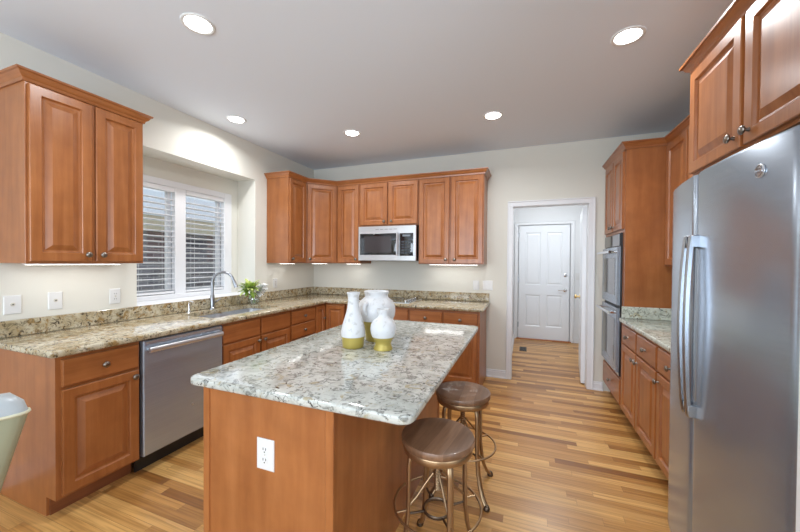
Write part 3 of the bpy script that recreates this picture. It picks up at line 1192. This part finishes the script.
vase('gourd_vase', 'small white gourd vase with a flared neck and narrow gold foot', (-.716, 1.640, ZI),
     [(.050, 0), (.052, .006), (.046, .018), (.042, .032), (.048, .050), (.060, .070), (.057, .070)],
     [(.0605, .070), (.0675, .09), (.070, .112), (.067, .135), (.056, .155), (.040, .168), (.030, .176), (.026, .186), (.029, .200), (.036, .213), (.037, .218), (.031, .219), (.022, .20)])

# ------------------------------------------------------------------ bar stools
def make_stool(label, loc):
    t = thing('bar_stool', label, 'stool', loc, R(-8), 'round metal bar stools')
    SZ = .596
    MB().lathe([(.10, SZ - .034), (.160, SZ - .034), (.167, SZ - .026), (.168, SZ - .010), (.164, SZ - .001), (.150, SZ + .002), (.08, SZ - .001), (.01, SZ - .003)], (0, 0, 0), 40).build('seat', 'seat', t, angle=50)
    MB().lathe([(.146, SZ - .064), (.157, SZ - .064), (.159, SZ - .060), (.159, SZ - .038), (.157, SZ - .0345), (.146, SZ - .0345)], (0, 0, 0), 40).build('collar', 'bronze', t, angle=40)
    for k in range(4):
        a = R(45 + 90 * k)
        c, s = math.cos(a), math.sin(a)
        prof = [(.05, .500), (.085, .528), (.115, .530), (.133, .515), (.140, .48), (.140, .38), (.142, .25), (.154, .16), (.170, .095), (.197, .042), (.224, .014)]
        lg = MB().tube([(r_ * c, r_ * s, z) for r_, z in prof], .0150, 10, flat=(1., .62)).build('leg', 'bronze', t, angle=60)
        MB().lathe([(.017, 0), (.019, .006), (.015, .020), (.010, .026)], (.226 * c, .226 * s, 0), 12).build('foot', 'bronze_dark', lg, angle=60)
        # arched brace from the leg to the centre screw
        MB().tube([(.143 * c, .143 * s, .285), (.10 * c, .10 * s, .325), (.06 * c, .06 * s, .375), (.02 * c, .02 * s, .42)], .0055, 8).build('brace', 'bronze', t, angle=60)
        MB().tube([(.143 * c, .143 * s, .272), (.198 * c, .198 * s, .272)], .005, 8).build('ring_stay', 'bronze', t, angle=60)
        MB().tube([(.146 * c, .146 * s, .256), (.062 * c, .062 * s, .250)], .005, 8).build('shelf_stay', 'bronze_dark', t, angle=60)
    MB().tube([(.198 * math.cos(2 * PI * i / 44), .198 * math.sin(2 * PI * i / 44), .272) for i in range(44)], .0055, 8, True).build('footrest_ring', 'bronze', t, angle=60)
    MB().tube([(.062 * math.cos(2 * PI * i / 28), .062 * math.sin(2 * PI * i / 28), .250) for i in range(28)], .009, 8, True, (.5, 1.)).build('center_ring', 'bronze_dark', t, angle=60)
    sc = [(.013, .34)]
    z = .345
    while z < .505:
        sc += [(.016, z), (.0115, z + .006)]
        z += .012
    MB().lathe(sc, (0, 0, 0), 12).build('screw_post', 'bronze', t, angle=30)
    return t


st = make_stool('round wooden-topped metal stool tucked at the near corner of the island', (-.368, 1.478, 0))
s2 = copy_tree(st)
s2.location = (-.352, 2.045, 0)
s2.rotation_euler = (0, 0, R(2))
s2['label'] = 'round wooden-topped metal stool farther along the island, nearer the back wall'

# ------------------------------------------------------------------ dishwasher
t = thing('dishwasher', 'stainless dishwasher between the end cabinet and sink cabinet', 'dishwasher', (FL + .006, 1.3855, 0), A90)
DW = .602
MB().box(.004, .012, .11, DW - .004, .58, .872).build('tub', 'black', t)
f = MB()
f.rects(.006, .118, DW - .006, .866, [(0, .010), (0, -.020), (.004, -.026)])
d = f.build('door', 'steel', t, angle=20)
hb = MB().tube([(.022, -.058, .808), (.30, -.062, .808), (DW - .030, -.058, .808)], .0165, 12, flat=(.55, 1.))
for x in (.04, DW - .04):
    hb.tube([(x, -.026, .808), (x, -.060, .808)], .010, 8)
hb.build('handle', 'steel_light', d)
MB().box(.02, -.0275, .845, DW - .02, -.0255, .860).build('control_strip', 'steel_light', d)
MB().lathe([(.010, .0258), (.010, .027), (.008, .0275)], (DW * .56, 0, .33), 16, '-y').build('badge', 'steel_light', d)
MB().box(.004, .060, 0, DW - .004, .073, .112).build('toe_kick', 'black', t)

# ------------------------------------------------------------------ microwave
t = thing('microwave', 'stainless over-the-range microwave with a dark window', 'microwave', (-1.984, 3.735, 1.402))
MW, MH = .770, .428
MB().box(.004, .03, 0, MW - .004, .400, MH, .002).build('body', 'black', t)
f = MB()
f.box(0, 0, .0, MW, .03, MH, .004)
f.build('front', 'steel_light', t)
MB().rects(.026, .072, .518, MH - .092, [(0, -.0005), (0, -.003), (.003, -.004)]).build('window', 'glass_black', t, angle=20)
MB().rects(.085, .100, .455, MH - .125, [(0, -.004), (0, -.0045), (.001, -.005)]).build('screen', 'micro_screen', t, angle=20)
MB().rects(.565, .060, .735, MH - .095, [(0, -.0005), (0, -.003), (.003, -.004)]).build('control_panel', 'glass_black', t, angle=20)
MB().box(.600, -.0052, MH - .135, .700, -.0040, MH - .112).build('display', plain('display', (.18, .21, .24), .2), t)
f = MB()
for r_ in range(5):
    for c_ in range(3):
        f.box(.588 + c_ * .044, -.0052, .088 + r_ * .033, .620 + c_ * .044, -.0040, .108 + r_ * .033)
f.build('keypad', plain('keypad', (.035, .045, .06), .3), t)
f = MB().tube([(.541, -.034, .062), (.541, -.038, .20), (.541, -.034, MH - .085)], .011, 10)
for z in (.075, MH - .10):
    f.tube([(.541, 0, z), (.541, -.034, z)], .008, 8)
f.build('handle', 'steel_light', t)
f = MB()
for i in range(5):
    f.box(.24 + i * .06, -.0012, MH - .045, .285 + i * .06, .0005, MH - .038)
f.build('badge_line', 'nickel', t)

# ------------------------------------------------------------------ double oven
t = thing('double_oven', 'built-in stainless double wall oven in the tall cabinet', 'oven', (FR, 4.132 - .076, .372), AM90)
OW, OH = TW - .152, 1.292
MB().box(.004, .004, .004, OW - .004, .56, OH - .004).build('body', 'black', t)
f = MB()
f.rects(-.012, 0, OW + .012, OH, [(0, -.001), (0, -.014), (.002, -.016)])
f.build('trim_frame', 'black', t, angle=20)
MB().rects(0, OH - .115, OW, OH - .006, [(0, -.016), (0, -.022), (.002, -.024)]).build('control_panel', 'glass_black', t, angle=20)
for z0, z1, nm in ((.036, .612, 'lower'), (.640, OH - .125, 'upper')):
    d = MB().rects(0, z0, OW, z1, [(0, -.016), (0, -.036), (.004, -.042)]).build('oven_door', 'steel', t, angle=20)
    MB().rects(.06, z0 + .085, OW - .06, z1 - .10, [(0, -.042), (0, -.0425), (.002, -.0435)]).build('window', 'oven_glass', d, angle=20)
    f = MB().tube([(.03, -.092, z1 - .045), (OW / 2, -.096, z1 - .045), (OW - .03, -.092, z1 - .045)], .0125, 10)
    for x in (.05, OW - .05):
        f.tube([(x, -.042, z1 - .045), (x, -.092, z1 - .045)], .010, 8)
    f.build('handle', 'chrome', d)
MB().box(.0, -.0175, .004, OW, -.0155, .030).build('vent_strip', 'steel_light', t)

# ------------------------------------------------------------------ refrigerator
FY0, FY1, FSEAM = 1.178, 2.092, 1.722
t = thing('refrigerator', 'tall stainless side-by-side refrigerator with two long handles', 'refrigerator', (XR - .02, FY1, 0), AM90)
# local x: from the far edge towards the camera; local y: 0 at the rear, negative to the front
FXF = XR - .02
FH = 1.765


def front_y(x):
    """Contoured front: world x of the door face at distance x from the far edge."""
    L = FY1 - FY0
    u = x / L
    apex = .60
    k = ((u - apex) / apex) if u < apex else ((u - apex) / (1 - apex) * .72)
    return .655 + .052 * abs(k) ** 2.2


MB().box(.006, -(FXF - .752), .012, (FY1 - FY0) - .006, -.0, FH - .012, .004).build('body', 'fridge_side', t)


def fdoor(x0, x1, r=.026):
    pts_ = []
    n = 14
    for i in range(n + 1):
        x = x0 + (x1 - x0) * i / n
        e0, e1 = x - x0, x1 - x
        rr = 0
        for e_ in (e0, e1):
            if e_ < r:
                rr += r - math.sqrt(max(r * r - (r - e_) ** 2, 0))
        pts_.append((x, -(FXF - front_y(x)) + rr))
    extra0 = [(x0 + r * (1 - math.cos(R(a))), -(FXF - front_y(x0 + r * (1 - math.cos(R(a))))) + r * (1 - math.sin(R(a)))) for a in (0, 20, 40, 60, 80)]
    extra1 = [(x1 - r * (1 - math.cos(R(a))), -(FXF - front_y(x1 - r * (1 - math.cos(R(a))))) + r * (1 - math.sin(R(a)))) for a in (80, 60, 40, 20, 0)]
    mid = [p for p in pts_ if x0 + r < p[0] < x1 - r]
    poly = [(x0, -(FXF - .745))] + extra0 + mid + extra1 + [(x1, -(FXF - .745))]
    b = MB()
    cen = sum(p[0] for p in poly) / len(poly)
    loops = []
    for dz, ins in ((.062, .0), (FH - .012, .0), (FH - .003, .003), (FH, .010)):
        loops.append([(p[0] + (ins if p[0] < cen else -ins) * .6, p[1] + (ins if p[1] < -(FXF - .74) else 0), dz) for p in poly])
    b.loft(loops)
    return b


d1 = fdoor(.0, FY1 - FSEAM - .0045).build('door', 'fridge_steel', t, angle=30)
d2 = fdoor(FY1 - FSEAM + .0045, FY1 - FY0).build('door', 'fridge_steel', t, angle=30)
for d, s in ((d1, -1), (d2, 1)):
    x = FY1 - FSEAM + .012 + s * .026
    yf = -(FXF - front_y(x))
    path = []
    for i in range(15):
        u = i / 14
        z = .770 + (1.500 - .770) * u
        path.append((x + s * .004 * math.sin(PI * u), yf - .022 - .016 * math.sin(PI * u) ** .8, z))
    b = MB()
    loops = []
    for p in path:
        loops.append([(p[0] - .009, p[1] - .006, p[2]), (p[0] - .005, p[1] - .010, p[2]), (p[0] + .005, p[1] - .010, p[2]), (p[0] + .009, p[1] - .006, p[2]), (p[0] + .009, p[1] + .006, p[2]), (p[0] - .009, p[1] + .006, p[2])])
    b.loft(loops)
    for z in (.785, 1.480):
        b.box(x - .010, yf - .030, z - .026, x + .010, yf + .004, z + .026, .004)
    b.build('handle', 'handle_steel', d, angle=40)
bx = FY1 - 1.325
byf = -(FXF - front_y(bx))
bd = MB().lathe([(.021, 0), (.021, .003), (.018, .004)], (bx, byf + .001, 1.672), 24, '-y').build('badge', 'steel_light', d2, angle=40)
rg_ = MB()
rg_.tube([(bx + .016 * math.cos(2 * PI * i / 24), byf - .0038, 1.672 + .016 * math.sin(2 * PI * i / 24)) for i in range(24)], .0013, 6, True)
for s in (-1, 1):
    rg_.tube([(bx + s * .0045 + .0052 * math.cos(R(a)), byf - .0038, 1.673 + .0065 * math.sin(R(a))) for a in range(40, 340, 30)], .0011, 6)
rg_.build('emblem', 'nickel', bd)
f = MB()
f.box((FY1 - FY0) - .085, -(FXF - .72), FH - .012, (FY1 - FY0) - .012, -(FXF - .80), FH + .022, .004)
f.build('hinge_cover', 'black', t)
MB().box(.012, -(FXF - .746), .07, (FY1 - FY0) - .012, -(FXF - .751), FH - .02).build('gasket', 'black', t)
f = MB()
f.box(.012, -(FXF - .80), .012, (FY1 - FY0) - .012, -(FXF - .765), .058)
f.build('grille', 'black', t)
for x in (.05, (FY1 - FY0) - .05):
    for yy in (-(FXF - .80), -.08):
        MB().lathe([(.018, 0), (.018, .013)], (x, yy, 0), 12).build('foot', 'black', t)

# ------------------------------------------------------------------ hall doors and vent
t = thing('door_1', 'white panelled hall entry door with chrome lever and deadbolt', 'door', (-.109, YH + .010, .012))
t['kind'] = 'structure'
DWd, DHt = .840, 2.055
f = MB()
f.box(0, .004, 0, DWd, .044, DHt)
pp = [(0, .0045), (0, .0005), (.0, .000)]


def panel_door(w, h):
    """Door face with recessed, raised-field panels; made as a grid of frame pieces and panels."""
    b = MB()
    st, mid = .115, .10
    xs = [(st, w / 2 - mid / 2), (w / 2 + mid / 2, w - st)]
    zs = [(.23, .80), (.98, h - .13)]
    b.box(0, 0, 0, st, .044, h)
    b.box(w - st, 0, 0, w, .044, h)
    b.box(w / 2 - mid / 2, 0, 0, w / 2 + mid / 2, .044, h)
    for a, c in ((0, .23), (.80, .98), (h - .13, h)):
        for x0, x1 in xs:
            b.box(x0, 0, a, x1, .044, c)
    for x0, x1 in xs:
        for a, c in zs:
            b.rects(x0, a, x1, c, [(0, .040), (0, 0), (.012, .009), (.022, .009), (.042, .003), (.045, .003)])
    return b


f.bm.free()
panel_door(DWd, DHt).build('panel', 'door_paint', t, angle=15)
f = MB().lathe([(.030, 0), (.030, .006), (.020, .010), (.012, .012), (.012, .035)], (DWd - .07, 0, .90), 18, '-y')
f.tube([(DWd - .07, -.035, .90), (DWd - .10, -.038, .90), (DWd - .185, -.036, .897)], [.010, .009, .007], 8)
f.build('lever_handle', 'chrome', t)
MB().lathe([(.031, 0), (.031, .008), (.024, .014), (.01, .016)], (DWd - .07, 0, 1.165), 18, '-y').build('deadbolt', 'chrome', t)
for z in (.20, 1.02, 1.84):
    MB().box(-.012, -.006, z, .006, .004, z + .09, .001).build('hinge', 'nickel', t)
MB().box(-.03, -.05, -.0118, DWd + .03, .03, .006).build('threshold', 'wood_h', t)
t = thing('door_2', 'white hall-side door leaf standing open at the right jamb', 'door', (DX1 - .006, YB + .135, .012), R(85))
t['kind'] = 'structure'
panel_door(.76, 2.03).build('panel', 'door_paint', t, angle=15)
for ax, y_ in (('-y', 0),):
    MB().lathe([(.028, 0), (.028, .006), (.011, .010), (.011, .03), (.024, .036), (.027, .05), (.018, .062), (.005, .064)], (.76 - .065, 0, .93), 18, '-y').build('knob', 'brass', t, angle=50)
MB().lathe([(.028, 0), (.028, .006), (.011, .010), (.011, .03), (.024, .036), (.027, .05), (.018, .062), (.005, .064)], (0, 0, 0), 18, '-y').build('knob', 'brass', t, (.695, .044, .93), PI, angle=50)
t.rotation_euler = (0, 0, R(84))
t = thing('floor_vent', 'small dark floor register in the hall before the entry door', 'vent', (-.016, 5.66, 0))
MB().box(-.055, -.14, .0, .055, .14, .004, .001).build('frame', 'bronze_dark', t)
f = MB()
for i in range(9):
    f.box(-.042, -.125 + i * .0285, .0041, .042, -.106 + i * .0285, .0055)
f.build('grille', 'black', t)

# ------------------------------------------------------------------ recessed ceiling lights and under-cabinet strips
cans = [((-1.766, 1.370), 'recessed ceiling light nearest the camera above the island'),
        ((-2.600, 2.412), 'recessed ceiling light nearest the sink window'),
        ((-1.719, 3.083), 'recessed ceiling light in front of the microwave cabinets'),
        ((-.291, 3.156), 'recessed ceiling light in front of the doorway'),
        ((.557, 2.329), 'recessed ceiling light nearest the refrigerator')]
c0 = None
for (x, yy), lb in cans:
    if c0 is None:
        c0 = thing('ceiling_light', lb, 'ceiling light', (x, yy, HC), 0, 'recessed ceiling lights')
        MB().lathe([(.088, -.0005), (.087, -.005), (.081, -.007), (.071, -.005), (.067, -.0008)], (0, 0, 0), 36, cap0=False, cap1=False).build('trim_ring', 'white', c0, angle=60)
        MB().lathe([(.069, -.0010), (.067, -.0042), (.02, -.0060)], (0, 0, 0), 36).build('lamp', 'bulb', c0, angle=60)
        o = c0
    else:
        o = copy_tree(c0)
        o.location = (x, yy, HC)
        o['label'] = lb
    light('can_light', 'AREA', (x, yy, HC - .012), CAN_E, CAN_C, .14, None, (0, 0, 0), R(157))

bars = [((-2.78, 1.29), R(90), .50, 'under-cabinet light strip below the cabinet left of the window'),
        ((-2.78, 3.36), R(90), .26, 'under-cabinet light strip below the narrow cabinet right of the window'),
        ((-2.62, 3.82), R(45), .22, 'under-cabinet light strip below the diagonal corner cabinet'),
        ((-2.175, 3.97), 0, .22, 'under-cabinet light strip left of the microwave'),
        ((-.82, 3.97), 0, .60, 'under-cabinet light strip right of the microwave')]
for (x, yy), rz, ln, lb in bars:
    o = thing('under_cabinet_light', lb, 'light', (x, yy, UZ0 - .0005), rz, 'under-cabinet lights')
    MB().box(-ln / 2, -.02, -.008, ln / 2, .02, 0, .001).build('housing', 'white', o)
    MB().box(-ln / 2 + .01, -.014, -.0095, ln / 2 - .01, .014, -.0082).build('lens', 'bar_glow', o)
    light('strip_light', 'AREA', (x, yy, UZ0 - .020), BAR_E * ln / .5, CAN_C, ln - .02, .03, (0, 0, rz))

# ------------------------------------------------------------------ upholstered chair at the breakfast side
t = thing('upholstered_chair', 'pale sage upholstered tub chair beside the end cabinet', 'chair', (-1.815, .325, 0))


def quad_loop(c, z, ox, oy):
    pts_ = []
    for i in range(len(c)):
        p, q_, s_ = Vector(c[i - 1]), Vector(c[i]), Vector(c[(i + 1) % len(c)])
        a_, b_ = (p - q_).normalized(), (s_ - q_).normalized()
        r_ = .045
        for k in range(5):
            u = k / 4
            pts_.append(q_ + a_ * r_ * (1 - u) ** 2 + b_ * r_ * u ** 2)
    def lift(p):
        # the shell dips towards the open front of the seat
        u = min(max((-1.88 - p.x) / .24, 0), 1)
        return .30 + (z - .30) * (1 - .45 * u * u * (3 - 2 * u)) if z > .40 else z
    return [(p.x - ox, p.y - oy, lift(p)) for p in pts_]


top = [(-2.12, .08), (-1.66, .02), (-1.450, .572), (-2.08, .66)]
bot = [(-2.08, .10), (-1.78, .04), (-1.650, .495), (-2.04, .56)]


def mixq(a, b_, u):
    return [(p[0] * (1 - u) + q_[0] * u, p[1] * (1 - u) + q_[1] * u) for p, q_ in zip(a, b_)]


lps = [quad_loop(mixq(bot, top, u), .30 + .600 * u, -1.80, .33) for u in (0, .25, .5, .75, .94, 1.0)]
MB().loft(lps, True, False).build('back_shell', 'fabric', t, angle=60)


def shrink(c, d):
    ctr = Vector((sum(p[0] for p in c) / 4, sum(p[1] for p in c) / 4))
    return [tuple(Vector(p) + (ctr - Vector(p)).normalized() * d) for p in c]


rim = [quad_loop(top, .900, -1.80, .33), quad_loop(shrink(top, .012), .932, -1.80, .33), quad_loop(shrink(top, .05), .958, -1.80, .33), quad_loop(shrink(top, .10), .952, -1.80, .33),
       quad_loop(shrink(top, .13), .90, -1.80, .33), quad_loop(shrink(top, .16), .398, -1.80, .33)]
MB().loft(rim, False, True).build('top_rim', 'fabric_top', t, angle=60)
MB().tube(quad_loop(top, .901, -1.80, .33), .005, 6, True).build('piping', 'piping', t)
b = shrink(top, .17)
MB().loft([[(x, y_, z) for x, y_, _ in quad_loop(c_, .4, -1.80, .33)] for c_, z in ((b, .399), (b, .455), (shrink(b, .02), .475))]).build('seat_cushion', 'fabric_top', t)
for p in shrink(bot, .06):
    MB().tube([(p[0] + 1.80, p[1] - .33, 0), (p[0] + 1.80, p[1] - .33, .305)], [.014, .020], 10).build('leg', 'leg_wood', t)
